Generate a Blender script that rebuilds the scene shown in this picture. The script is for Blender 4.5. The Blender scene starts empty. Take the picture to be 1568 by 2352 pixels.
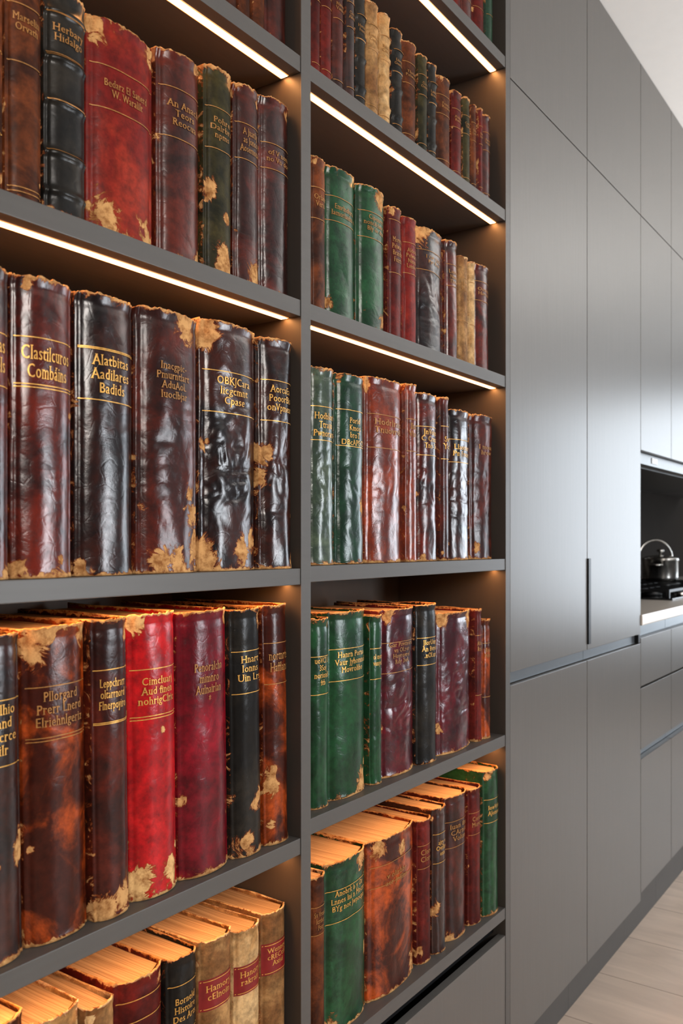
import bpy, bmesh, math, random
from mathutils import Vector, noise, Matrix

random.seed(7)
F=2000.0; D=0.85; H=1.35; HOR=1245.0
ANG=math.atan(1401/F); c=math.cos(ANG); s=math.sin(ANG)
def Xf(u,y=0.0):
    t=(u-784)/F
    return (D+y)*(c+t*s)/(s-t*c)
def ZC(X,y=0.0): return X*c+(D+y)*s
def Zf(v,X,y=0.0): return H-(v-HOR)*ZC(X,y)/F

COL=bpy.context.scene.collection
# ------------------------------------------------------------------ materials
def new_mat(name):
    m=bpy.data.materials.new(name); m.use_nodes=True
    nt=m.node_tree; b=nt.nodes['Principled BSDF']
    return m,nt,b
def N(nt,t,**k):
    n=nt.nodes.new(t)
    for a,v in k.items(): setattr(n,a,v)
    return n
def simple(name,col,rough=.5,metal=0,nscale=60,namt=.12,bump=.0,stretch=(1,1,1),emit=None,es=0,spec=.5):
    m,nt,b=new_mat(name)
    tc=N(nt,'ShaderNodeTexCoord'); mp=N(nt,'ShaderNodeMapping'); mp.inputs['Scale'].default_value=stretch
    nt.links.new(tc.outputs['Object'],mp.inputs['Vector'])
    nz=N(nt,'ShaderNodeTexNoise'); nz.inputs['Scale'].default_value=nscale; nz.inputs['Detail'].default_value=5
    nt.links.new(mp.outputs[0],nz.inputs['Vector'])
    mx=N(nt,'ShaderNodeMix',data_type='RGBA')
    mx.inputs[6].default_value=[x*(1-namt) for x in col]+[1]
    mx.inputs[7].default_value=[min(1,x*(1+namt)) for x in col]+[1]
    nt.links.new(nz.outputs['Fac'],mx.inputs[0]); nt.links.new(mx.outputs[2],b.inputs['Base Color'])
    b.inputs['Roughness'].default_value=rough; b.inputs['Metallic'].default_value=metal
    b.inputs['Specular IOR Level'].default_value=spec
    if bump>0:
        bp=N(nt,'ShaderNodeBump'); bp.inputs['Strength'].default_value=bump; bp.inputs['Distance'].default_value=.002
        nt.links.new(nz.outputs['Fac'],bp.inputs['Height']); nt.links.new(bp.outputs[0],b.inputs['Normal'])
    if emit:
        b.inputs['Emission Color'].default_value=(*emit,1); b.inputs['Emission Strength'].default_value=es
    return m

TAN=(0.54,0.32,0.14)
def leather(name,dark,light,rough=.33,coat=.5,wear=1.0,paper=TAN,grain=1.0,mott=(.38,.66)):
    m,nt,b=new_mat(name)
    L=nt.links.new
    tc=N(nt,'ShaderNodeTexCoord'); oi=N(nt,'ShaderNodeObjectInfo')
    mul=N(nt,'ShaderNodeMath',operation='MULTIPLY'); mul.inputs[1].default_value=37.0
    L(oi.outputs['Random'],mul.inputs[0])
    add=N(nt,'ShaderNodeVectorMath',operation='ADD'); L(tc.outputs['Object'],add.inputs[0]); L(mul.outputs[0],add.inputs[1])
    def noise_(sc,det=5,rgh=.55,dist=0.0):
        n=N(nt,'ShaderNodeTexNoise'); n.inputs['Scale'].default_value=sc; n.inputs['Detail'].default_value=det
        n.inputs['Roughness'].default_value=rgh; n.inputs['Distortion'].default_value=dist
        L(add.outputs[0],n.inputs['Vector']); return n
    n1=noise_(11,6,.62,.6)
    r1=N(nt,'ShaderNodeMapRange',interpolation_type='SMOOTHSTEP'); r1.inputs[1].default_value=mott[0]; r1.inputs[2].default_value=mott[1]
    L(n1.outputs['Fac'],r1.inputs[0])
    mx=N(nt,'ShaderNodeMix',data_type='RGBA'); mx.inputs[6].default_value=(*dark,1); mx.inputs[7].default_value=(*light,1)
    L(r1.outputs[0],mx.inputs[0])
    n2=noise_(70,8,.7)
    r2=N(nt,'ShaderNodeMapRange'); r2.inputs[1].default_value=.3;r2.inputs[2].default_value=.6; r2.inputs[3].default_value=.45; r2.inputs[4].default_value=1.1
    L(n2.outputs['Fac'],r2.inputs[0])
    mx2=N(nt,'ShaderNodeMix',data_type='RGBA',blend_type='MULTIPLY'); mx2.inputs[0].default_value=1
    L(mx.outputs[2],mx2.inputs[6]); L(r2.outputs[0],mx2.inputs[7])
    at=N(nt,'ShaderNodeAttribute',attribute_name='wear')
    n3=noise_(34,10,.72,1.6)
    m3=N(nt,'ShaderNodeMath',operation='MULTIPLY_ADD'); m3.inputs[1].default_value=2.5; m3.inputs[2].default_value=-1.27
    L(n3.outputs['Fac'],m3.inputs[0])
    sc=N(nt,'ShaderNodeMath',operation='MULTIPLY_ADD'); sc.inputs[1].default_value=wear
    L(at.outputs['Fac'],sc.inputs[0]); L(m3.outputs[0],sc.inputs[2])
    def thr(a,bb):
        r=N(nt,'ShaderNodeMapRange',interpolation_type='SMOOTHSTEP'); r.inputs[1].default_value=a; r.inputs[2].default_value=bb
        L(sc.outputs[0],r.inputs[0]); return r
    rim=thr(.44,.57); core=thr(.585,.60)
    mx3=N(nt,'ShaderNodeMix',data_type='RGBA'); mx3.inputs[7].default_value=(.22,.050,.010,1)
    rr=N(nt,'ShaderNodeMath',operation='MULTIPLY'); rr.inputs[1].default_value=.8; L(rim.outputs[0],rr.inputs[0])
    L(rr.outputs[0],mx3.inputs[0]); L(mx2.outputs[2],mx3.inputs[6])
    pc=N(nt,'ShaderNodeMix',data_type='RGBA'); pc.inputs[6].default_value=(paper[0]*.45,paper[1]*.33,paper[2]*.25,1); pc.inputs[7].default_value=(*paper,1)
    r4=N(nt,'ShaderNodeMapRange'); r4.inputs[1].default_value=.36; r4.inputs[2].default_value=.58; L(n2.outputs['Fac'],r4.inputs[0]); L(r4.outputs[0],pc.inputs[0])
    mx4=N(nt,'ShaderNodeMix',data_type='RGBA'); L(core.outputs[0],mx4.inputs[0]); L(mx3.outputs[2],mx4.inputs[6]); L(pc.outputs[2],mx4.inputs[7])
    L(mx4.outputs[2],b.inputs['Base Color'])
    b.inputs['Specular IOR Level'].default_value=.14
    rg=N(nt,'ShaderNodeMapRange'); rg.inputs[3].default_value=rough; rg.inputs[4].default_value=.9
    L(core.outputs[0],rg.inputs[0])
    rv=N(nt,'ShaderNodeMath',operation='MULTIPLY_ADD'); rv.inputs[1].default_value=.25; L(n2.outputs['Fac'],rv.inputs[0]); L(rg.outputs[0],rv.inputs[2])
    rs=N(nt,'ShaderNodeMath',operation='SUBTRACT'); rs.inputs[1].default_value=.12; L(rv.outputs[0],rs.inputs[0])
    L(rs.outputs[0],b.inputs['Roughness'])
    cw=N(nt,'ShaderNodeMapRange'); cw.inputs[3].default_value=coat; cw.inputs[4].default_value=0; L(rim.outputs[0],cw.inputs[0]); L(cw.outputs[0],b.inputs['Coat Weight'])
    cr=N(nt,'ShaderNodeMapRange'); cr.inputs[1].default_value=.35; cr.inputs[2].default_value=.62; cr.inputs[3].default_value=.27; cr.inputs[4].default_value=.12
    L(n2.outputs['Fac'],cr.inputs[0]); L(cr.outputs[0],b.inputs['Coat Roughness'])
    n5=noise_(15,2,.45,.8); n6=noise_(260,3,.6)
    a1=N(nt,'ShaderNodeMath',operation='MULTIPLY'); a1.inputs[1].default_value=1.1; L(n5.outputs['Fac'],a1.inputs[0])
    a2=N(nt,'ShaderNodeMath',operation='MULTIPLY_ADD'); a2.inputs[1].default_value=.05*grain; L(n6.outputs['Fac'],a2.inputs[0]); L(a1.outputs[0],a2.inputs[2])
    a2b=N(nt,'ShaderNodeMath',operation='MULTIPLY_ADD'); a2b.inputs[1].default_value=.15*grain; L(n2.outputs['Fac'],a2b.inputs[0]); L(a2.outputs[0],a2b.inputs[2])
    vo=N(nt,'ShaderNodeTexVoronoi',feature='DISTANCE_TO_EDGE'); vo.inputs['Scale'].default_value=38
    wv=N(nt,'ShaderNodeVectorMath',operation='MULTIPLY_ADD'); wv.inputs[1].default_value=(.05,.05,.05); L(n5.outputs['Color'],wv.inputs[0]); L(add.outputs[0],wv.inputs[2])
    L(wv.outputs[0],vo.inputs['Vector'])
    vr=N(nt,'ShaderNodeMapRange'); vr.inputs[1].default_value=0; vr.inputs[2].default_value=.08; vr.inputs[3].default_value=-.03; vr.inputs[4].default_value=0; L(vo.outputs['Distance'],vr.inputs[0])
    a4=N(nt,'ShaderNodeMath',operation='ADD'); L(vr.outputs[0],a4.inputs[0]); L(a2b.outputs[0],a4.inputs[1])
    a3=N(nt,'ShaderNodeMath',operation='MULTIPLY_ADD'); a3.inputs[1].default_value=-.32; L(core.outputs[0],a3.inputs[0]); L(a4.outputs[0],a3.inputs[2])
    bp=N(nt,'ShaderNodeBump'); bp.inputs['Strength'].default_value=.65; bp.inputs['Distance'].default_value=.003
    L(a3.outputs[0],bp.inputs['Height']); L(bp.outputs[0],b.inputs['Normal']); L(bp.outputs[0],b.inputs['Coat Normal'])
    return m

K={
 'oxblood':(leather('leather_oxblood',(.020,.003,.002),(.140,.015,.006),.36,.9), 'oxblood brown'),
 'blackbrown':(leather('leather_black_brown',(.008,.003,.003),(.048,.010,.005),.34,.9),'near-black brown'),
 'chestnut':(leather('leather_chestnut',(.026,.005,.003),(.105,.014,.006),.4,.55),'dark chestnut'),
 'amber':(leather('leather_amber',(.050,.007,.002),(.40,.072,.009),.37,.5,mott=(.42,.64)),'mottled amber brown'),
 'red':(leather('leather_red',(.32,.003,.007),(.52,.010,.012),.42,.6,paper=(.66,.43,.20)),'bright red'),
 'crimson':(leather('leather_crimson',(.11,.002,.008),(.25,.004,.016),.38,.6),'crimson'),
 'brick':(leather('leather_brick_red',(.16,.010,.007),(.28,.030,.013),.5,.12,.9,mott=(.42,.7)),'brick red'),
 'maroon':(leather('leather_maroon',(.065,.006,.004),(.15,.013,.008),.46,.15),'maroon'),
 'green':(leather('leather_green',(.007,.038,.014),(.015,.078,.028),.40,.5,.95),'moss green'),
 'deepgreen':(leather('leather_deep_green',(.006,.027,.013),(.013,.052,.025),.4,.7,.95),'deep green'),
 'greygreen':(leather('leather_grey_green',(.034,.055,.037),(.095,.125,.080),.38,.8,.85),'greyish green'),
 'olive':(leather('leather_olive_black',(.012,.012,.005),(.06,.048,.015),.5,.12,1.2),'scuffed olive black'),
 'burgundy':(leather('leather_burgundy',(.040,.002,.006),(.12,.006,.013),.34,.9),'burgundy'),
 'orange':(leather('leather_orange_brown',(.11,.015,.005),(.27,.046,.014),.38,.9),'reddish orange brown'),
 'brown':(leather('leather_brown',(.040,.011,.004),(.17,.047,.013),.52,.1,1.05),'worn brown'),
 'black':(leather('leather_black',(.007,.006,.005),(.026,.021,.015),.46,.3,.95),'black'),
 'tan':(leather('leather_tan',(.20,.095,.035),(.44,.26,.11),.64,.05,.9,paper=(.6,.42,.22)),'light tan'),
 'cream':(leather('leather_cream',(.38,.21,.08),(.60,.42,.22),.64,.05,.7,paper=(.65,.48,.3)),'cream vellum'),
}
GOLD=simple('gold_leaf',(.62,.35,.09),.40,.45,260,.6)
GOLDD=simple('faded_gold_leaf',(.34,.165,.045),.48,.3,260,.7)
LABEL=simple('red_label_leather',(.20,.010,.010),.42,0,80,.3,.2)
GREY=simple('matte_grey_lacquer',(.112,.105,.098),.34,0,6,.07,.06,(14,14,1))
GREYS=simple('grey_shelf_lacquer',(.090,.085,.080),.42,0,8,.08,.1,(1,14,14))
GREYIN=simple('bookcase_interior_lacquer',(.062,.051,.043),.5,0,8,.08,.06,(14,14,1))
CHAN=simple('anodised_channel',(.17,.185,.20),.35,.6,20,.05)
BLACK=simple('black_metal',(.012,.012,.013),.4,.3,50,.1)
PLINTH=simple('plinth_grey',(.08,.076,.072),.5,0,20,.06)
STEEL=simple('brushed_steel',(.62,.60,.57),.22,1,30,.06,.05,(1,1,20))
DARKW=simple('dark_splashback',(.030,.024,.019),.8,0,6,.15,spec=.1)
STONE=simple('beige_worktop_stone',(.52,.47,.42),.3,0,25,.06)
CEIL=simple('white_ceiling_paint',(.85,.85,.84),.8,0,20,.02)
def led_mat():
    m,nt,b=new_mat('warm_led_diffuser'); L=nt.links.new
    tc=N(nt,'ShaderNodeTexCoord'); sp=N(nt,'ShaderNodeSeparateXYZ'); L(tc.outputs['Object'],sp.inputs[0])
    ab=N(nt,'ShaderNodeMath',operation='ABSOLUTE'); L(sp.outputs['Y'],ab.inputs[0])
    r=N(nt,'ShaderNodeMapRange',interpolation_type='SMOOTHSTEP'); r.inputs[1].default_value=.0042; r.inputs[2].default_value=.0078; L(ab.outputs[0],r.inputs[0])
    mx=N(nt,'ShaderNodeMix',data_type='RGBA'); mx.inputs[6].default_value=(1,.47,.17,1); mx.inputs[7].default_value=(1,.34,.09,1); L(r.outputs[0],mx.inputs[0])
    st=N(nt,'ShaderNodeMapRange'); st.inputs[3].default_value=34; st.inputs[4].default_value=.8; L(r.outputs[0],st.inputs[0])
    L(mx.outputs[2],b.inputs['Emission Color']); L(st.outputs[0],b.inputs['Emission Strength']); b.inputs['Base Color'].default_value=(.8,.6,.4,1)
    return m
LED=led_mat()

def page_mat():
    m,nt,b=new_mat('aged_paper_block'); L=nt.links.new
    tc=N(nt,'ShaderNodeTexCoord'); mp=N(nt,'ShaderNodeMapping'); mp.inputs['Scale'].default_value=(500,5,5)
    L(tc.outputs['Object'],mp.inputs[0])
    nz=N(nt,'ShaderNodeTexNoise'); nz.inputs['Scale'].default_value=1; nz.inputs['Detail'].default_value=3; L(mp.outputs[0],nz.inputs['Vector'])
    r=N(nt,'ShaderNodeMapRange'); r.inputs[1].default_value=.30; r.inputs[2].default_value=.6; L(nz.outputs['Fac'],r.inputs[0])
    mx=N(nt,'ShaderNodeMix',data_type='RGBA'); mx.inputs[6].default_value=(.25,.15,.07,1); mx.inputs[7].default_value=(.44,.31,.18,1)
    L(r.outputs[0],mx.inputs[0]); L(mx.outputs[2],b.inputs['Base Color']); b.inputs['Roughness'].default_value=.85
    bp=N(nt,'ShaderNodeBump'); bp.inputs['Strength'].default_value=.4; bp.inputs['Distance'].default_value=.001; L(r.outputs[0],bp.inputs['Height']); L(bp.outputs[0],b.inputs['Normal'])
    return m
PAGE=page_mat()
def floor_mat():
    m,nt,b=new_mat('pale_oak_planks'); L=nt.links.new
    tc=N(nt,'ShaderNodeTexCoord'); mp=N(nt,'ShaderNodeMapping'); mp.inputs['Rotation'].default_value=(0,0,math.radians(90))
    L(tc.outputs['Object'],mp.inputs[0])
    br=N(nt,'ShaderNodeTexBrick'); br.inputs['Scale'].default_value=1; br.inputs['Brick Width'].default_value=1.9; br.inputs['Row Height'].default_value=.30
    br.inputs['Mortar Size'].default_value=.002; br.inputs['Color1'].default_value=(.56,.455,.375,1); br.inputs['Color2'].default_value=(.48,.385,.315,1); br.inputs['Mortar'].default_value=(.24,.18,.135,1)
    L(mp.outputs[0],br.inputs['Vector'])
    mp2=N(nt,'ShaderNodeMapping'); mp2.inputs['Scale'].default_value=(9,2,1); L(tc.outputs['Object'],mp2.inputs[0])
    nz=N(nt,'ShaderNodeTexNoise'); nz.inputs['Scale'].default_value=1.5; nz.inputs['Detail'].default_value=6; nz.inputs['Distortion'].default_value=.8; L(mp2.outputs[0],nz.inputs['Vector'])
    r=N(nt,'ShaderNodeMapRange'); r.inputs[1].default_value=.3; r.inputs[2].default_value=.7; r.inputs[3].default_value=.85; r.inputs[4].default_value=1.12; L(nz.outputs['Fac'],r.inputs[0])
    mx=N(nt,'ShaderNodeMix',data_type='RGBA',blend_type='MULTIPLY'); mx.inputs[0].default_value=1; L(br.outputs['Color'],mx.inputs[6]); L(r.outputs[0],mx.inputs[7])
    L(mx.outputs[2],b.inputs['Base Color']); b.inputs['Roughness'].default_value=.4
    return m
FLOORM=floor_mat()

# ------------------------------------------------------------------ helpers
def link(o): COL.objects.link(o); return o
def empty(name,loc,label=None,cat=None,**kw):
    o=bpy.data.objects.new(name,None); o.empty_display_size=.05; o.location=loc; link(o)
    if label: o['label']=label
    if cat: o['category']=cat
    for k,v in kw.items(): o[k]=v
    return o
def abox(bm,lo,hi):
    r=bmesh.ops.create_cube(bm,size=1)
    for v in r['verts']:
        v.co=Vector([lo[i]+(v.co[i]+.5)*(hi[i]-lo[i]) for i in range(3)])
    return r
def fin(name,bm,mat,parent=None,origin=None,smooth=False,label=None,cat=None,kind=None):
    if origin is None:
        xs=[v.co for v in bm.verts]
        lo=Vector([min(v[i] for v in xs) for i in range(3)]); hi=Vector([max(v[i] for v in xs) for i in range(3)])
        origin=(lo+hi)/2; origin.z=lo.z
    origin=Vector(origin)
    bmesh.ops.translate(bm,verts=bm.verts,vec=-origin)
    me=bpy.data.meshes.new(name); bm.to_mesh(me); bm.free()
    me.materials.append(mat)
    if smooth:
        for p in me.polygons: p.use_smooth=True
    o=bpy.data.objects.new(name,me); link(o)
    if parent: o.parent=parent; o.location=origin-parent.location
    else: o.location=origin
    if label:o['label']=label
    if cat:o['category']=cat
    if kind:o['kind']=kind
    return o
def box(name,lo,hi,mat,parent=None,bev=.0012,**k):
    bm=bmesh.new(); abox(bm,lo,hi)
    if bev>0: bmesh.ops.bevel(bm,geom=bm.edges[:],offset=bev,segments=2,affect='EDGES',profile=.7)
    return fin(name,bm,mat,parent,**k)
def lathe(name,profile,mat,parent,center,seg=40,**k):
    bm=bmesh.new(); rings=[]
    for r,z in profile:
        rings.append([bm.verts.new((center[0]+r*math.cos(2*math.pi*i/seg),center[1]+r*math.sin(2*math.pi*i/seg),center[2]+z)) for i in range(seg)])
    for a,b in zip(rings,rings[1:]):
        for i in range(seg): bm.faces.new((a[i],a[(i+1)%seg],b[(i+1)%seg],b[i]))
    bm.faces.new(rings[0][::-1]); bm.faces.new(rings[-1])
    bmesh.ops.recalc_face_normals(bm,faces=bm.faces)
    return fin(name,bm,mat,parent,smooth=True,**k)
def tube(name,pts,r,mat,parent,seg=10,**k):
    bm=bmesh.new(); rings=[]
    pts=[Vector(p) for p in pts]
    for i,p in enumerate(pts):
        t=(pts[min(i+1,len(pts)-1)]-pts[max(i-1,0)]).normalized()
        a=t.orthogonal().normalized() if i==0 else (prev-prev.dot(t)*t).normalized()
        prev=a; b2=t.cross(a)
        rings.append([bm.verts.new(p+r*(math.cos(2*math.pi*j/seg)*a+math.sin(2*math.pi*j/seg)*b2)) for j in range(seg)])
    for a,b in zip(rings,rings[1:]):
        for i in range(seg): bm.faces.new((a[i],a[(i+1)%seg],b[(i+1)%seg],b[i]))
    bm.faces.new(rings[0][::-1]); bm.faces.new(rings[-1])
    bmesh.ops.recalc_face_normals(bm,faces=bm.faces)
    return fin(name,bm,mat,parent,smooth=True,**k)

# ------------------------------------------------------------------ structure
CEZ=2.95; BACK=.72
box('floor',(-2,-4,-.05),(8,BACK+.1,0),FLOORM,bev=0,kind='structure')
box('ceiling',(-2,-4,CEZ),(8,BACK+.1,CEZ+.05),CEIL,bev=0,kind='structure')
box('wall_back',(-2,BACK,0),(8,BACK+.1,CEZ),DARKW,bev=0,kind='structure')

# ------------------------------------------------------------------ bookcase
XL=.27; XD0=Xf(690); XD1=Xf(712); XR0=Xf(1160); XR1=Xf(1170)
DEP=.29; TH=.026
bc=empty('bookcase',((XL+XR1)/2,.15,0),'matte grey built-in bookcase with warm light strips under shelves','bookcase')
box('side_panel',(XL-.025,0,0),(XL,DEP,CEZ-.002),GREYIN,bc)
box('divider_panel',(XD0,0,.0),(XD1,DEP,CEZ-.002),GREYIN,bc)
box('side_panel',(XR0,0,0),(XR1,DEP,CEZ-.002),GREYIN,bc)
for a,b in ((XD0,XD1),(XR0,XR1)):
    box('edge_band',(a,-.0012,0),(b,.0004,CEZ-.002),GREYS,bc,bev=.0004)
box('back_panel',(XL,DEP+.0005,0),(XR1,DEP+.012,CEZ-.002),GREYIN,bc)
ZS={'L':[2.479,2.125,1.736,1.308,.878,.4996],'R':[2.479,2.123,1.736,1.311,.9016,.4996]}
for side,(a,b) in {'L':(XL,XD0),'R':(XD1,XR0)}.items():
    for z in ZS[side]:
        box('shelf',(a+.0003,0,z-TH),(b-.0003,DEP,z),GREYS,bc)
        if z>.6:
            box('light_strip',(a+.004,.021,z-TH-.0009),(b-.004,.0376,z-TH+.0015),LED,bc,bev=.0003,label='glowing warm white light strip')
    box('drawer_front',(a+.0015 if side=='R' else a,-.0,.15),(b+ (0.0 if side=='L' else XR1-XR0)-.002,.018,.435),GREY,bc)
    box('plinth_board',(a,.05,0),(b,.065,.148),PLINTH,bc)
    box('finger_channel',(a+.001,.03,.436),(b-.001,.04,.4735),BLACK,bc,bev=0)

# ------------------------------------------------------------------ tall cabinets and kitchen
XA=XR1+.002; XB=Xf(1348); XC=Xf(1471)
G=.0016
zseam=H+1.091; zub=H-.307; zlt=H-.338; zlb=.152
YB=BACK-.005
for i,(x0,x1) in enumerate(((XA,XB),(XB,XC))):
    p=empty('tall_cabinet',((x0+x1)/2,.3,0),
      'tall matte grey handleless cabinet beside the bookcase' if i==0 else 'tall grey cabinet with black recessed pull beside the hob','cabinet')
    bm=bmesh.new()
    abox(bm,(x0+.001,.021,zlt+.003),(x1-.001,YB,CEZ-.002)); abox(bm,(x0+.001,.021,.15),(x1-.001,YB,zlt-.02)); abox(bm,(x0+.001,.045,zlt-.02),(x1-.001,YB,zlt+.003))
    fin('body',bm,PLINTH,p)
    box('top_door',(x0+G,0,zseam+G),(x1-G,.02,CEZ-.002),GREY,p)
    box('door',(x0+G,0,zub),(x1-G,.02,zseam-G),GREY,p)
    box('lower_door',(x0+G,0,zlb),(x1-G,.02,zlt),GREY,p)
    box('grip_channel',(x0+.001,.012,zlt+.002),(x1-.001,.0205,zub+.012),CHAN,p,bev=.0005)
    box('plinth_board',(x0,.055,0),(x1,.07,.1495),PLINTH,p)
    if i==1:
        box('handle',(x0+G,-.004,Zf(1480,XB)),(x0+G+.020,.001,Zf(1283,XB)),BLACK,p,bev=.001,label='black recessed pull')
        box('dark_notch',(x1-.03,-.001,zub-.028),(x1-.008,.02,zub-.002),BLACK,p,bev=.001)  # black block standing in for a short dark notch under the door
CW=.3865; zuB=H+.3125; zct=H-.243; zcb=H-.279
zz=lambda v:Zf(v,XC)
nc=9; XE=XC+nc*CW
for i in range(nc):
    x0=XC+i*CW; x1=x0+CW
    p=empty('wall_cabinet',((x0+x1)/2,.2,zuB),'matte grey wall cabinet hanging above the worktop','cabinet',group='grey wall cabinets')
    box('body',(x0+.001,.021,zuB),(x1-.001,YB,CEZ-.002),PLINTH,p)
    box('door',(x0+G,0,zuB-.004),(x1-G,.02,zseam-G),GREY,p); box('top_door',(x0+G,0,zseam+G),(x1-G,.02,CEZ-.002),GREY,p)
    p=empty('base_cabinet',((x0+x1)/2,.3,0),'matte grey drawer cabinet under the stone worktop','cabinet',group='grey drawer cabinets')
    bm=bmesh.new(); abox(bm,(x0+.001,.05,.15),(x1-.001,YB,zcb-.001)); fin('body',bm,PLINTH,p)
    for a,b in ((1577,1466),(1722,1582),(2052,1745)):
        box('drawer_front',(x0+G,0,max(zz(a),.152)),(x1-G,.02,zz(b)),GREY,p)
    box('grip_channel',(x0+.001,.022,zz(1746)),(x1-.001,.049,zz(1718)),CHAN,p,bev=.0005)
    box('grip_channel',(x0+.001,.022,zz(1470)),(x1-.001,.049,zcb-.002),CHAN,p,bev=.0005)
    box('plinth_board',(x0,.055,0),(x1,.07,.1495),PLINTH,p)
box('worktop',(XC+.001,-.005,zcb),(XE,BACK-.002,zct),STONE,bev=.003,label='beige stone kitchen worktop running over the drawer cabinets',cat='worktop')
# hood
hx0,hx1=XC+.02,XC+5*CW
hd=empty('range_hood',((hx0+hx1)/2,.3,zuB-.06),'slim stainless steel extractor hood under the wall cabinets','extractor hood')
box('body',(hx0,.022,zuB-.044),(hx1,.50,zuB-.0045),simple('hood_steel',(.20,.20,.20),.42,.8,30,.1),hd,bev=.002)
box('filter_panel',(hx0+.05,.06,zuB-.049),(hx1-.05,.46,zuB-.0435),simple('hood_filter',(.06,.06,.06),.5,.5,200,.4),hd)
box('badge_plate',(3.16,.0195,zuB-.034),(3.23,.0225,zuB-.014),simple('white_plate',(.5,.5,.5),.4),hd,bev=.0003)
# hob
h0,h1=3.75,4.85
hb=empty('gas_hob',((h0+h1)/2,.34,zct),'black gas hob with cast iron grates set on the worktop','hob')
box('glass_plate',(h0,.10,zct+.0002),(h1,.60,zct+.008),simple('hob_black_glass',(.01,.01,.011),.08),hb)
for gx in (h0+.05,h0+.42,h0+.79):
    bm=bmesh.new(); x0,x1,y0,y1=gx,gx+.28,.13,.57; zt=zct+.042
    for k in range(5):
        y=y0+(y1-y0)*k/4; abox(bm,(x0,y-.005,zt-.012),(x1,y+.005,zt))
    for k in range(4):
        x=x0+(x1-x0)*k/3; abox(bm,(x-.005,y0,zt-.012),(x+.005,y1,zt))
    for x in (x0,x1):
        for y in (y0,y1): abox(bm,(x-.007,y-.007,zct+.008),(x+.007,y+.007,zt))
    fin('grate',bm,BLACK,hb)
    for y in (.24,.46):
        lathe('burner',[(.045,0),(.048,.008),(.03,.012),(.03,.018),(.002,.02)],BLACK,hb,(gx+.14,y,zct+.008))
for k in range(5):
    lathe('knob',[(.018,0),(.018,.014),(.015,.018),(.002,.019)],STEEL,hb,(h0+.2+k*.15,.115,zct+.008),seg=20)
# pot
px,py,pz=4.62,.38,zct+.0425
pot=empty('saucepan',(px,py,pz),'shiny stainless steel pot with arched handle on the hob','pot')
lathe('body',[(.078,0),(.086,.006),(.088,.02),(.088,.105),(.092,.108),(.092,.112),(.086,.112),(.084,.02),(.002,.012)],STEEL,pot,(px,py,pz))
lathe('lid',[(.091,.1125),(.091,.117),(.07,.126),(.03,.133),(.002,.134)],STEEL,pot,(px,py,pz))
lathe('lid_knob',[(.006,.134),(.006,.148),(.018,.152),(.018,.162),(.002,.165)],STEEL,pot,(px,py,pz),seg=20)
pts=[]
for k in range(17):
    a=math.pi*k/16; pts.append((px+.088*math.cos(a)*.57-.02,py-.088*math.cos(a)*.82+.02,pz+.112+.10*math.sin(a)))
tube('arched_handle',pts,.005,STEEL,pot)
for sg in (-1,1):
    pts=[(px+sg*(.086+.035*math.sin(math.pi*k/10)),py+.035*math.cos(math.pi*k/10),pz+.085) for k in range(11)]
    tube('side_handle',pts,.005,STEEL,pot)

# ------------------------------------------------------------------ books
txtcache={}
def text_mesh(body):
    if body in txtcache: return txtcache[body]
    cu=bpy.data.curves.new('t','FONT'); cu.body=body; cu.align_x='CENTER'; cu.size=1; cu.offset=-.006; cu.space_line=.92; cu.resolution_u=3; cu.space_character=1.10
    o=bpy.data.objects.new('t',cu)
    me=bpy.data.meshes.new_from_object(o)
    vs=[v.co.copy() for v in me.vertices]; fs=[tuple(p.vertices) for p in me.polygons]
    cnt={}
    for f in fs:
        for a,b in zip(f,f[1:]+f[:1]):
            k=(min(a,b),max(a,b)); cnt[k]=cnt.get(k,0)+1
    V=[];Fc=[]
    for dx in (-.022,0,.022):
        o0=len(V); V+= [Vector((v.x+dx,v.y,0)) for v in vs]; Fc+=[tuple(i+o0 for i in f) for f in fs]
    for (a,b),n in cnt.items():
        if n!=1: continue
        p,q=vs[a],vs[b]
        if abs(p.y-q.y)<.003 and .04<abs(p.x-q.x)<.17:
            x0=min(p.x,q.x)-.08; x1=max(p.x,q.x)+.08; y=p.y; o0=len(V)
            V+=[Vector((x0,y-.022,0)),Vector((x1,y-.022,0)),Vector((x1,y+.022,0)),Vector((x0,y+.022,0))]
            Fc.append((o0,o0+1,o0+2,o0+3))
    bpy.data.objects.remove(o); bpy.data.curves.remove(cu); bpy.data.meshes.remove(me)
    txtcache[body]=(V,Fc); return txtcache[body]

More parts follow.
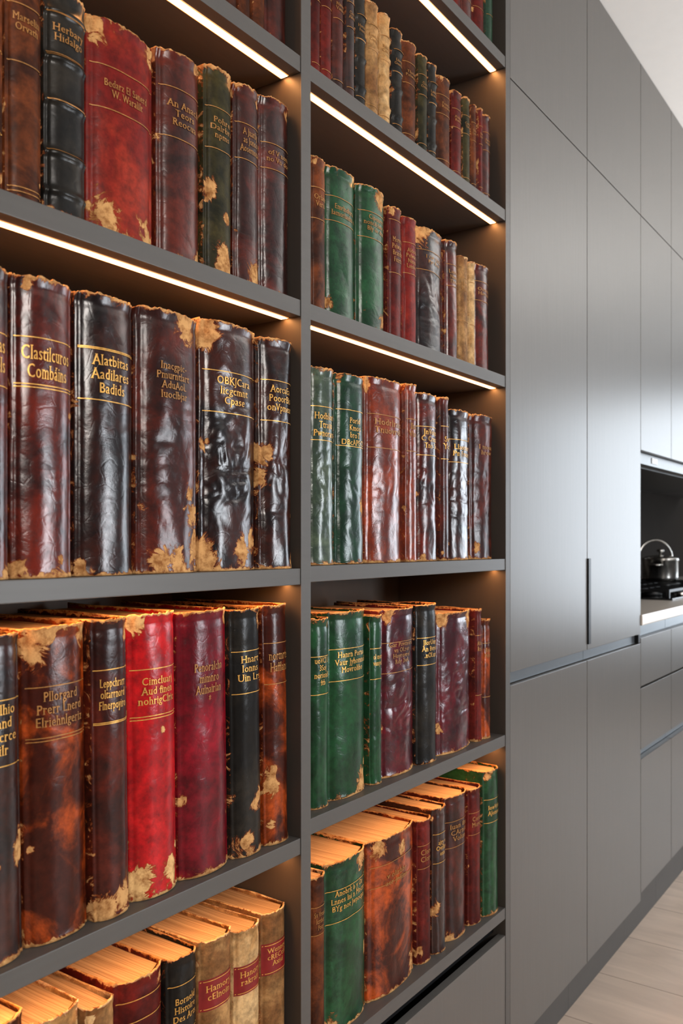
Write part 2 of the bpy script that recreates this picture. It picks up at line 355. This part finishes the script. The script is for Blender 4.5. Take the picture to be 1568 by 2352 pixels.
count=0; prev_x=None; prev_g=None
def book(u0,u1,vt,zs,kind,title=None,tz=.72,th=None,rules=(),peel=(),amp=1.0,lean=0,dep=None,bands=(),labelz=None,group='',y0=.018,bright=True,tw=.80,extra=''):
    global count,prev_x,prev_g; count+=1
    seed=count*13.37; rnd=random.Random(count)
    y0=y0+rnd.uniform(-.002,.004)
    xa=Xf(u0,y0+.006); xb=Xf(u1,y0+.006)
    lim=(XD0 if u0<700 else XR0)-.0022
    if u0>700: xa=max(xa,XD1+.001)
    if prev_g==group and prev_x is not None: xa=max(xa,prev_x+.0006)
    xb=min(xb,lim-(.0012 if lean else 0)); prev_x=xb; prev_g=group
    xm=(xa+xb)/2; w=xb-xa-.0016
    h=Zf(vt,xm,y0)-zs-.0006
    if dep is None: dep=min(.225,max(.15,h*.6))
    dep=min(dep,DEP-y0-.03)
    b=min(.19*w,.016)
    near=w>.04
    rows=100 if near else 40; ns=38 if near else 14
    A=.0010*min(amp,1.9)*(1 if near else .6)
    def surf(x,z):
        xn=max(-1,min(1,x/(w/2)))
        y=-b*(1-abs(xn)**2.5)
        n1=noise.noise(Vector((x*22+seed,z*11,seed)))*1.5+noise.noise(Vector((x*50+seed,z*26,seed*2)))*.5
        y+=A*n1*(1-abs(xn)**6)
        if amp>1.3:
            q=.25*noise.noise(Vector((x*15,z*15,seed)))
            r=(1-abs(noise.noise(Vector((x*16+q*8+seed,z*30,3.3)))))**6+.5*(1-abs(noise.noise(Vector((x*38+seed,z*52+q*10,1.3)))))**7
            y+=.0022*(amp-1)*r*math.exp(-((z/h-.42)/.24)**2)*(1-abs(xn)**4)
        y+=.0016*math.exp(-((abs(xn)-.87)/.05)**2)
        y-=.0016*(math.exp(-(h-z)/.006)+math.exp(-z/.006))
        y+=.0012*(math.exp(-((h-z-.014)/.005)**2))
        for bz in bands: y-=.0035*math.exp(-((z/h-bz)*h/.0035)**2)
        return y
    cols=[]
    nb=4
    for i in range(nb): cols.append(('b',-w/2,dep-(dep-.004)*i/nb))
    for i in range(ns+1):
        q=-math.cos(math.pi*i/ns); q=.55*q+.45*(-1+2*i/ns); cols.append(('s',q*w/2,0))
    for i in range(nb): cols.append(('b',w/2,.004+(dep-.004)*(i+1)/nb))
    verts=[];wear=[]
    patches=[(p[0],p[1],p[2]*1.05,1.0) for p in peel]
    patches.append((rnd.choice((-1,1))*rnd.uniform(.5,1),rnd.choice((rnd.uniform(0,.10),rnd.uniform(.93,1))),rnd.uniform(.12,.28),.85))
    patches.append((rnd.choice((-1,1))*rnd.uniform(.85,1),rnd.uniform(.1,.6),rnd.uniform(.08,.16),.8))
    for j in range(rows+1):
        z=h*j/rows
        for ty,x,y in cols:
            fr=(noise.noise(Vector((x*160+seed,y*90,7.7)))*.6+noise.noise(Vector((x*480+seed,y*200,1.7)))*.5)
            zo=z
            if j==rows: zo=z+fr*.0040-.001
            elif j==rows-1: zo=z+fr*.0020
            if ty=='s': yy=surf(x,z); xx=x
            else: yy=y; xx=x+ (noise.noise(Vector((y*20,z*20,seed)))*.0003)
            verts.append((xx,yy,max(zo,0)))
            dt=h-z; db=z
            wv=max(.90*math.exp(-db/.007),.92*math.exp(-dt/.006))
            if ty=='s':
                ds=w/2-abs(x); wv=max(wv,.42*math.exp(-ds/.0022))
                for (pxn,pzn,pr,ps) in patches:
                    dx=(x/(w/2)-pxn)*w/2; dz=(z-pzn*h)
                    R=pr*w*.66
                    wv=max(wv,ps*math.exp(-((dx/R)**2+(dz/(R*1.3))**2)))
            else: wv=max(wv,.10)
            wear.append(wv)
    nc_=len(cols); faces=[]
    for j in range(rows):
        for i in range(nc_-1):
            a=j*nc_+i; faces.append((a,a+1,a+nc_+1,a+nc_))
    me=bpy.data.meshes.new('cover'); me.from_pydata(verts,[],faces); 
    at=me.attributes.new('wear','FLOAT','POINT'); at.data.foreach_set('value',wear)
    me.polygons.foreach_set('use_smooth',[True]*len(faces)); me.materials.append(K[kind][0]); me.update()
    wornw=rnd.choice(['frayed tan edges','worn corners','scuffed edges','ragged head and tail'])
    thick='thick' if w>.06 else ('slim' if w<.035 else 'medium-thick')
    gl='with '+(extra or wornw)
    lab=f'{thick} {K[kind][1]} leather book {gl}'
    if len(lab.replace('-',' ').split())>12: lab=f'{K[kind][1]} leather book {gl}'
    e=empty('antique_book',(xm,y0+b,zs+.0006+abs(math.sin(math.radians(lean)))*w/2),lab,'book',group=group)
    e.rotation_euler=(0,math.radians(lean),0)
    def child(name,me,lab=None):
        o=bpy.data.objects.new(name,me); link(o); o.parent=e
        if lab:o['label']=lab
        return o
    o=child('cover',me); md=o.modifiers.new('thickness','SOLIDIFY'); md.thickness=.0024; md.offset=-1
    bm=bmesh.new(); abox(bm,(-w/2+.0030,.0055,.003),(w/2-.0030,dep-.004,h-.006))
    bmesh.ops.subdivide_edges(bm,edges=bm.edges[:],cuts=3,use_grid_fill=True)
    for v in bm.verts:
        if v.co.z>h-.007: v.co.z-=abs(noise.noise(Vector((v.co.x*60+seed,v.co.y*8,0))))*.003
        if v.co.y<.006:
            xn=v.co.x/(w/2); v.co.y-= max(0,b*(1-abs(xn)**2.6)-.002)
    pm=bpy.data.meshes.new('page_block'); bm.to_mesh(pm); bm.free(); pm.materials.append(PAGE); child('page_block',pm)
    def strip(za,zb,mat,name,off=.0007,nz=1,x0=-.93,x1=.93):
        n=24; vs=[];fs=[]
        for j in range(nz+1):
            z=za+(zb-za)*j/nz
            for i in range(n+1):
                x=(x0+(x1-x0)*i/n)*w/2; zz_=z+noise.noise(Vector((x*12,seed,0)))*.001
                vs.append((x,surf(x,zz_)-off,zz_))
        for j in range(nz):
            for i in range(n):
                a=j*(n+1)+i; fs.append((a,a+1,a+n+2,a+n+1))
        m2=bpy.data.meshes.new(name); m2.from_pydata(vs,[],fs); m2.materials.append(mat)
        m2.polygons.foreach_set('use_smooth',[True]*len(fs)); return child(name,m2)
    g=GOLD if bright else GOLDD
    if labelz: strip(labelz[0]*h,labelz[1]*h,LABEL,'title_label',.0006,12,-.97,.97)
    for r in rules:
        strip(r*h-.0006,r*h+.0006,g,'gilt_rule',.0009)
    if title:
        vs,fs=text_mesh(title)
        x0=min(v.x for v in vs);x1=max(v.x for v in vs);yy0=min(v.y for v in vs);yy1=max(v.y for v in vs)
        sx=w*tw*.90/(x1-x0); nl=title.count('\n')+1
        th_=(th or .045*nl)*h*.86; sy=th_/(yy1-yy0); sy=min(sy,sx*1.9); sx=min(sx,sy*1.5)
        V=[]
        for v in vs:
            x=(v.x-(x0+x1)/2)*sx; z=tz*h+(v.y-(yy0+yy1)/2)*sy
            V.append((x,surf(x,z)-.0010,z))
        tm=bpy.data.meshes.new('spine_title'); tm.from_pydata(V,[],fs); tm.materials.append(g); child('spine_title',tm)
    return e

W=['Harnald','Clorsi','Nimra','Pelward','Osterlin','Vaulre','Brandis','Calmor','Fenric','Aldous','Morvay','Thelan','Corbin','Ruskal','Edwyn','Lamber']
def gw(n,rnd): return '\n'.join(rnd.choice(W) for _ in range(n))
R=random.Random(3)

zA,zB,zC,zD=1.736,1.308,.878,.4996
g='old leather books on the upper wide shelf'
gt='old leather books on the highest shelf'
for u0,u1,k in ((505,543,'brown'),(545,573,'brown'),(575,606,'brown'),(609,660,'chestnut')):
    book(u0,u1,-330,2.125,k,gw(2,R),rules=(.62,.84),group=gt,bright=False)
# left bay, shelf A
Y=dict(y0=.010)
book(-75,9,-40,zA,'brown',rules=(.3,.7),group=g,**Y)
book(12,98,-45,zA,'brown','Marselin\nOrvath',tz=.8,rules=(.04,.06,.62,.88),group=g,bright=False,extra='mottled spine and rubbed tail',**Y)
book(103,201,-14,zA,'black','Herbary\nHidalgo',tz=.80,th=.10,rules=(.28,.5,.7,.71,.89),bands=(.27,.5,.69,.9,.1),group=g,bright=False,extra='raised bands and faint title',**Y)
book(206,361,68,zA,'brick','Bedarz El Sanerd\nW. Waralilt',tz=.68,th=.095,rules=(.58,.78),peel=((-.6,.06,.32),(.75,.03,.22),(-.95,.98,.35),(.9,.97,.3)),group=g,bright=False,tw=.7,extra='peeled tan patches, faded title',**Y)
book(366,466,128,zA,'chestnut','An Anach\nTeors\nReocua',tz=.70,th=.14,rules=(.58,.82),peel=((.9,.02,.3),),group=g,bright=False,**Y)
book(470,536,160,zA,'olive','Pohre\nDalrbrs\nnpms',tz=.70,th=.13,rules=(.6,.80),peel=((.2,.05,.6),(-.7,.4,.3),(.3,.28,.2)),group=g,bright=False,**Y)
book(538,598,200,zA,'chestnut','A Jnarily\nas Jonos\nAosernona',tz=.72,th=.14,rules=(.62,.8),peel=((.6,.04,.6),),group=g,bright=False,**Y)
book(600,676,232,zA,'oxblood','of V nom\nno Vo dor',tz=.70,th=.07,rules=(.63,.76),group=g,bright=False,**Y)
# left bay, shelf B
g='glossy old leather books on the middle wide shelf'
Y=dict(y0=.004)
book(-95,26,605,zB,'oxblood','Aritmas\nBondels',tz=.72,th=.13,rules=(.62,.79),group=g,peel=((.8,.02,.2),),**Y)
book(32,175,640,zB,'oxblood','Clastilcuros\nCombáins',tz=.715,th=.125,rules=(.63,.64,.795),peel=((-.9,.04,.2),(.4,.06,.12)),group=g,tw=.85,extra='large gold title',**Y)
book(180,315,680,zB,'blackbrown','Alatbitas\nAadilares\nBadids',tz=.715,th=.16,rules=(.62,.80,.805),peel=((-.9,.03,.15),),group=g,tw=.72,extra='gold title between gold rules',**Y)
book(318,462,716,zB,'chestnut','Inacgpic-\nPmurntlart\nAduAoL\nIuoclbjar',tz=.73,th=.17,peel=((.75,.24,.28),(.6,.30,.15),(.85,.10,.3),(-.4,.04,.28),(.1,.05,.25),(.4,.97,.3)),group=g,tw=.60,bright=False,amp=1.5,extra='large peeled tan patches',**Y)
book(466,595,745,zB,'blackbrown','OBKJCara\nIicgcmnt\nCpase',tz=.72,th=.14,rules=(.635,.80),peel=((-.9,.95,.3),(.3,.08,.22),(-.9,.06,.3),(.8,.12,.2)),amp=2.5,group=g,tw=.64,extra='deeply crumpled spine',y0=.007)
book(599,688,780,zB,'blackbrown','AorcaEa\nPooorBis\nonVpmear',tz=.735,th=.14,rules=(.64,.815),peel=((-.85,.5,.3),(-.95,.4,.2),(.9,.03,.3)),amp=1.8,group=g,**Y)
# left bay, shelf C
g='old leather books on the lower wide shelf'
ln=-.9
Y=dict(y0=.012)
book(-80,62,1458,zC,'blackbrown','Afcelhio\nGdand\nfiotncrce\nCfilr',tz=.71,th=.18,rules=(.60,.80),peel=((.85,.33,.3),(-.1,.3,.12)),lean=ln,group=g,**Y)
book(66,212,1436,zC,'amber','Pllorgard\nPrerr Lnerd\nElriehnlgeriz',tz=.735,th=.14,rules=(.64,.65,.81),peel=((-.8,.93,.3),(.9,.97,.25),(-.5,.97,.3)),lean=ln,group=g,bright=False,extra='flame mottling and torn head',**Y)
book(214,302,1420,zC,'chestnut','Leppchrarr\noltarrnord\nFlnerpoyiro',tz=.745,th=.13,rules=(.65,.655,.83),peel=((-.5,.03,.5),(.5,.06,.5),(.9,.95,.3)),lean=ln,group=g,**Y)
book(306,417,1408,zC,'red','Cimcluarj\nAud finen\nnohrigClric',tz=.725,th=.12,rules=(.63,.64,.805),peel=((-.8,.05,.45),(.5,.06,.35),(-.8,.97,.3),(.15,.585,.08)),lean=ln,group=g,extra='cream peeled patches at tail',**Y)
book(420,534,1402,zC,'crimson','Penoralcha\nmimnro\nAulnairlan\n*',tz=.73,th=.17,peel=((-.9,.3,.12),),lean=ln,group=g,tw=.62,bright=False,**Y)
book(537,607,1398,zC,'black','Hnart\nlonns\nUin Lrs',tz=.76,th=.12,rules=(.66,.83),peel=((.6,.22,.35),(.2,.2,.25),(-.4,.05,.5),(.8,.95,.3)),lean=ln,group=g,**Y)
book(610,676,1388,zC,'amber','nortnrte\nHafflans',tz=.76,th=.09,rules=(.67,.84),peel=((-.6,.25,.4),(-.5,.3,.3)),lean=ln,group=g,bright=False,**Y)
# left bay, bottom
g='old books with cream page tops on the bottom wide shelf'
book(-70,60,2352,zD,'brown',group=g,dep=.235)
book(66,190,2330,zD,'cream',group=g,dep=.235)
book(193,264,2305,zD,'tan',group=g,dep=.235)
book(268,382,2238,zD,'maroon',rules=(.8,.9),group=g,dep=.235,extra='plain spine and cream pages')
book(384,456,2192,zD,'black','Borneld\nHistoire\nDes Arts',tz=.74,th=.14,rules=(.62,.86),group=g,dep=.235)
book(460,537,2150,zD,'tan','Hamory\ncElnoin',tz=.73,th=.09,labelz=(.64,.80),rules=(.65,.79),group=g,dep=.235,extra='red title label')
book(539,600,2128,zD,'cream','Hanoty\nrakrair',tz=.73,th=.09,labelz=(.64,.80),rules=(.65,.79),group=g,dep=.235,extra='red title label')
book(602,668,2088,zD,'tan','Wennty\ncRECtH\nAxid',tz=.74,th=.12,labelz=(.64,.82),rules=(.65,.81),group=g,dep=.235,extra='red title label')

# right bay
g='small old books on the highest narrow shelf'
for u0,u1,k in ((985,1012,'maroon'),(1014,1034,'brown'),(1036,1058,'maroon'),(1060,1084,'oxblood'),(1086,1112,'maroon'),(1114,1130,'deepgreen')):
    book(u0,u1,-150,2.479,k,gw(1,R),rules=(.3,.8),group=g,bright=False)
g='small old books on the second narrow shelf'
for u0,u1,v,k in ((712,733,-120,'maroon'),(735,760,-100,'maroon'),(762,788,-70,'chestnut'),(790,812,-50,'blackbrown'),(814,838,-15,'black'),(840,868,8,'tan'),(870,895,35,'cream'),
   (897,923,70,'black'),(924,956,100,'brown'),(958,980,128,'olive'),(982,1000,148,'black'),(1002,1035,180,'brown'),(1037,1059,212,'maroon'),(1061,1077,226,'olive'),
   (1079,1091,242,'brown'),(1093,1105,250,'maroon'),(1107,1124,266,'oxblood')):
    bd=(.2,.45,.62,.8) if k in('black','cream','tan') else ()
    book(u0,u1,v,2.123,k,gw(2,R),tz=.70,th=.07,rules=(.12,.6,.8),bands=bd,group=g,bright=False)
g='old leather books on the third narrow shelf'
zR=1.736
book(712,748,364,zR,'brown','Orlant\nVeris',rules=(.6,.8),group=g,bright=False)
book(750,822,393,zR,'green','Emrlndlura\nlamorlanhu n',tz=.72,th=.09,rules=(.64,.80),group=g,bright=False,extra='faded gold title')
book(824,890,434,zR,'green','Cipemrrt\nnoncdclanr ti\nBly de dun',tz=.74,th=.14,rules=(.64,.82),peel=((.2,.95,.3),),group=g,bright=False,extra='rubbed head and gold title')
book(892,923,478,zR,'maroon',gw(4,R),tz=.68,th=.22,rules=(.5,.9),group=g,bright=False)
book(925,957,502,zR,'brick',gw(4,R),tz=.68,th=.18,rules=(.56,.8),group=g,bright=False)
book(959,1021,532,zR,'blackbrown','l OP TXC\nPyr Rou',tz=.75,th=.08,rules=(.66,.82),peel=((-.8,.97,.4),),group=g,bright=False,amp=1.6)
book(1023,1051,555,zR,'oxblood',gw(3,R),tz=.7,th=.13,rules=(.62,.8),group=g,bright=False)
book(1053,1073,590,zR,'tan',gw(2,R),rules=(.4,.8),group=g,bright=False)
book(1075,1088,602,zR,'cream',rules=(.4,.8),group=g,bright=False)
book(1090,1126,612,zR,'oxblood',gw(2,R),tz=.75,th=.08,rules=(.66,.84),group=g,bright=False)
g='glossy old books on the fourth narrow shelf'
zR=1.311
Y=dict(y0=.014)
book(712,772,845,zR,'greygreen','Hodblord\nTtrajıb\nPwnorarıs',tz=.71,th=.14,rules=(.63,.80),group=g,amp=1.5,tw=.85,**Y)
book(775,842,862,zR,'deepgreen','Porid\nKmos\nbroT\nDBcAPECS',tz=.70,th=.17,rules=(.62,.81),peel=((.55,.3,.26),),group=g,amp=1.4,extra='star-shaped peeled patch',**Y)
book(846,929,872,zR,'orange','Hodrlrnis\nTnuovrvB',tz=.74,th=.09,rules=(.62,.80),group=g,amp=1.5,bright=False,**Y)
book(931,956,882,zR,'orange','lltan\nVluso',tz=.74,th=.09,rules=(.62,.80),group=g,bright=False,**Y)
book(958,1008,905,zR,'oxblood','JnVohn\nC Crmct\nTno Sv',tz=.73,th=.13,rules=(.63,.80),group=g,amp=1.5,**Y)
book(1010,1029,912,zR,'chestnut','Sv\nYo',rules=(.62,.82),group=g,**Y)
book(1031,1082,943,zR,'blackbrown','Llaorior\nPn Frosr',tz=.73,th=.09,rules=(.65,.80),group=g,amp=2.0,**Y)
book(1085,1136,955,zR,'chestnut','l moun\nhrow',tz=.76,th=.08,group=g,amp=1.5,bright=False,**Y)
g='old leather books on the fifth narrow shelf'
zR=.9016
book(712,756,1420,zR,'green','uoVCI L\n3Soj\nnorionlb\nftb',tz=.72,th=.17,rules=(.6,.8),group=g)
book(758,846,1403,zR,'green','Hanrn Porno\nVaur Jyhomnol\nMovrolibo',tz=.73,th=.13,rules=(.63,.80),peel=((.6,.04,.3),),group=g,tw=.85,extra='gold title and frayed head')
book(848,876,1412,zR,'green','ol unono\nvonnyolb',tz=.73,th=.09,rules=(.62,.8),group=g)
book(878,957,1397,zR,'burgundy','Gar Povtnoru\nvn OLrer\nHoyrovrel\nRdy 3vA',tz=.73,th=.16,rules=(.62,.80),group=g,amp=1.8,tw=.75,bright=False)
book(959,1007,1387,zR,'black','JlorUuny\nAn Bvroft\n.nOLurz',tz=.72,th=.13,rules=(.62,.79),group=g)
book(1009,1087,1404,zR,'burgundy',None,peel=((-.8,.97,.2),),group=g,amp=1.8,extra='untitled wrinkled glossy spine')
book(1089,1104,1398,zR,'maroon',gw(2,R),rules=(.35,.8),group=g,bright=False)
book(1106,1125,1422,zR,'amber',gw(2,R),rules=(.35,.8),group=g,bright=False)
g='old books with cream page tops on the lowest narrow shelf'
zR=.4996
book(712,746,2010,zR,'brown','Sv Vrond\nlcrtbor\nPour',tz=.74,th=.12,rules=(.66,.82),group=g,dep=.235,bright=False)
book(749,847,1965,zR,'green','Anobrk b y Or\nLnnes lni n Mocrr\nBYg not Jwpocpn',tz=.76,th=.15,rules=(.64,.83),peel=((.7,.97,.3),),group=g,dep=.235,tw=.85,extra='gold title and cream pages')
book(850,957,1911,zR,'amber','v oIirbbr\nacr Jnlllnr',tz=.72,th=.1,rules=(.70,.83),peel=((.85,.05,.2),(.2,.88,.12)),group=g,dep=.235,tw=.5,bright=False,extra='flame mottling')
book(959,990,1880,zR,'maroon',gw(2,R),tz=.75,th=.1,rules=(.66,.82),group=g,dep=.235,bright=False)
book(992,1024,1852,zR,'blackbrown','ajry v\nOvrlinv\nonx',tz=.72,th=.12,rules=(.62,.82),group=g,dep=.235,peel=((-.8,.3,.4),))
book(1026,1075,1822,zR,'chestnut','luan 8m\nCArniu\nVolun',tz=.74,th=.14,rules=(.64,.82),group=g,dep=.235,bright=False)
book(1077,1105,1808,zR,'maroon',gw(2,R),tz=.75,th=.1,rules=(.66,.82),group=g,dep=.2,bright=False)
book(1107,1148,1766,zR,'green','IowVrlor\nAJomoor',tz=.72,th=.09,rules=(.64,.80),group=g,dep=.235,extra='cream page top',y0=.008)

# ------------------------------------------------------------------ lights
def area(name,loc,target,sx,sy,power,col):
    l=bpy.data.lights.new(name,'AREA'); l.shape='RECTANGLE'; l.size=sx; l.size_y=sy; l.energy=power; l.color=col
    o=bpy.data.objects.new(name,l); link(o); o.location=loc
    o.rotation_euler=(Vector(target)-Vector(loc)).to_track_quat('-Z','Y').to_euler(); return o
area('window_light',(3.0,-3.6,1.30),(1.5,0,1.25),.75,1.3,66,(.90,.95,1))
area('far_window_light',(7.6,-1.6,1.6),(3,0,1.4),1.8,1.9,62,(.84,.92,1))
area('room_fill_light',(-.8,-3.2,2.5),(1.4,0,1.0),1.2,1.0,78,(1,.94,.88))  # unseen fill added behind the camera to brighten the book spines
area('ceiling_fill_light',(4.6,-1.6,2.2),(4.6,-1.3,2.95),2.0,.6,45,(1,.98,.95))  # unseen upward fill, added only to brighten the ceiling
w=bpy.data.worlds.new('world'); bpy.context.scene.world=w; w.use_nodes=True
bg=w.node_tree.nodes['Background']; bg.inputs[0].default_value=(.95,.95,1,1); bg.inputs[1].default_value=.06

cam=bpy.data.cameras.new('camera'); co=bpy.data.objects.new('camera',cam); link(co)
co.location=(0,-D,H); co.rotation_euler=(math.radians(90),0,-(math.pi/2-ANG))
cam.sensor_fit='VERTICAL'; cam.sensor_height=36; cam.sensor_width=24; cam.lens=36*F/2352; cam.shift_y=69/2352
cam.clip_start=.01
cam.dof.use_dof=True; cam.dof.focus_distance=1.45; cam.dof.aperture_fstop=6.3
bpy.context.scene.camera=co
sc=bpy.context.scene
sc.view_settings.view_transform='Standard'
sc.view_settings.exposure=.30
sc.view_settings.gamma=.87
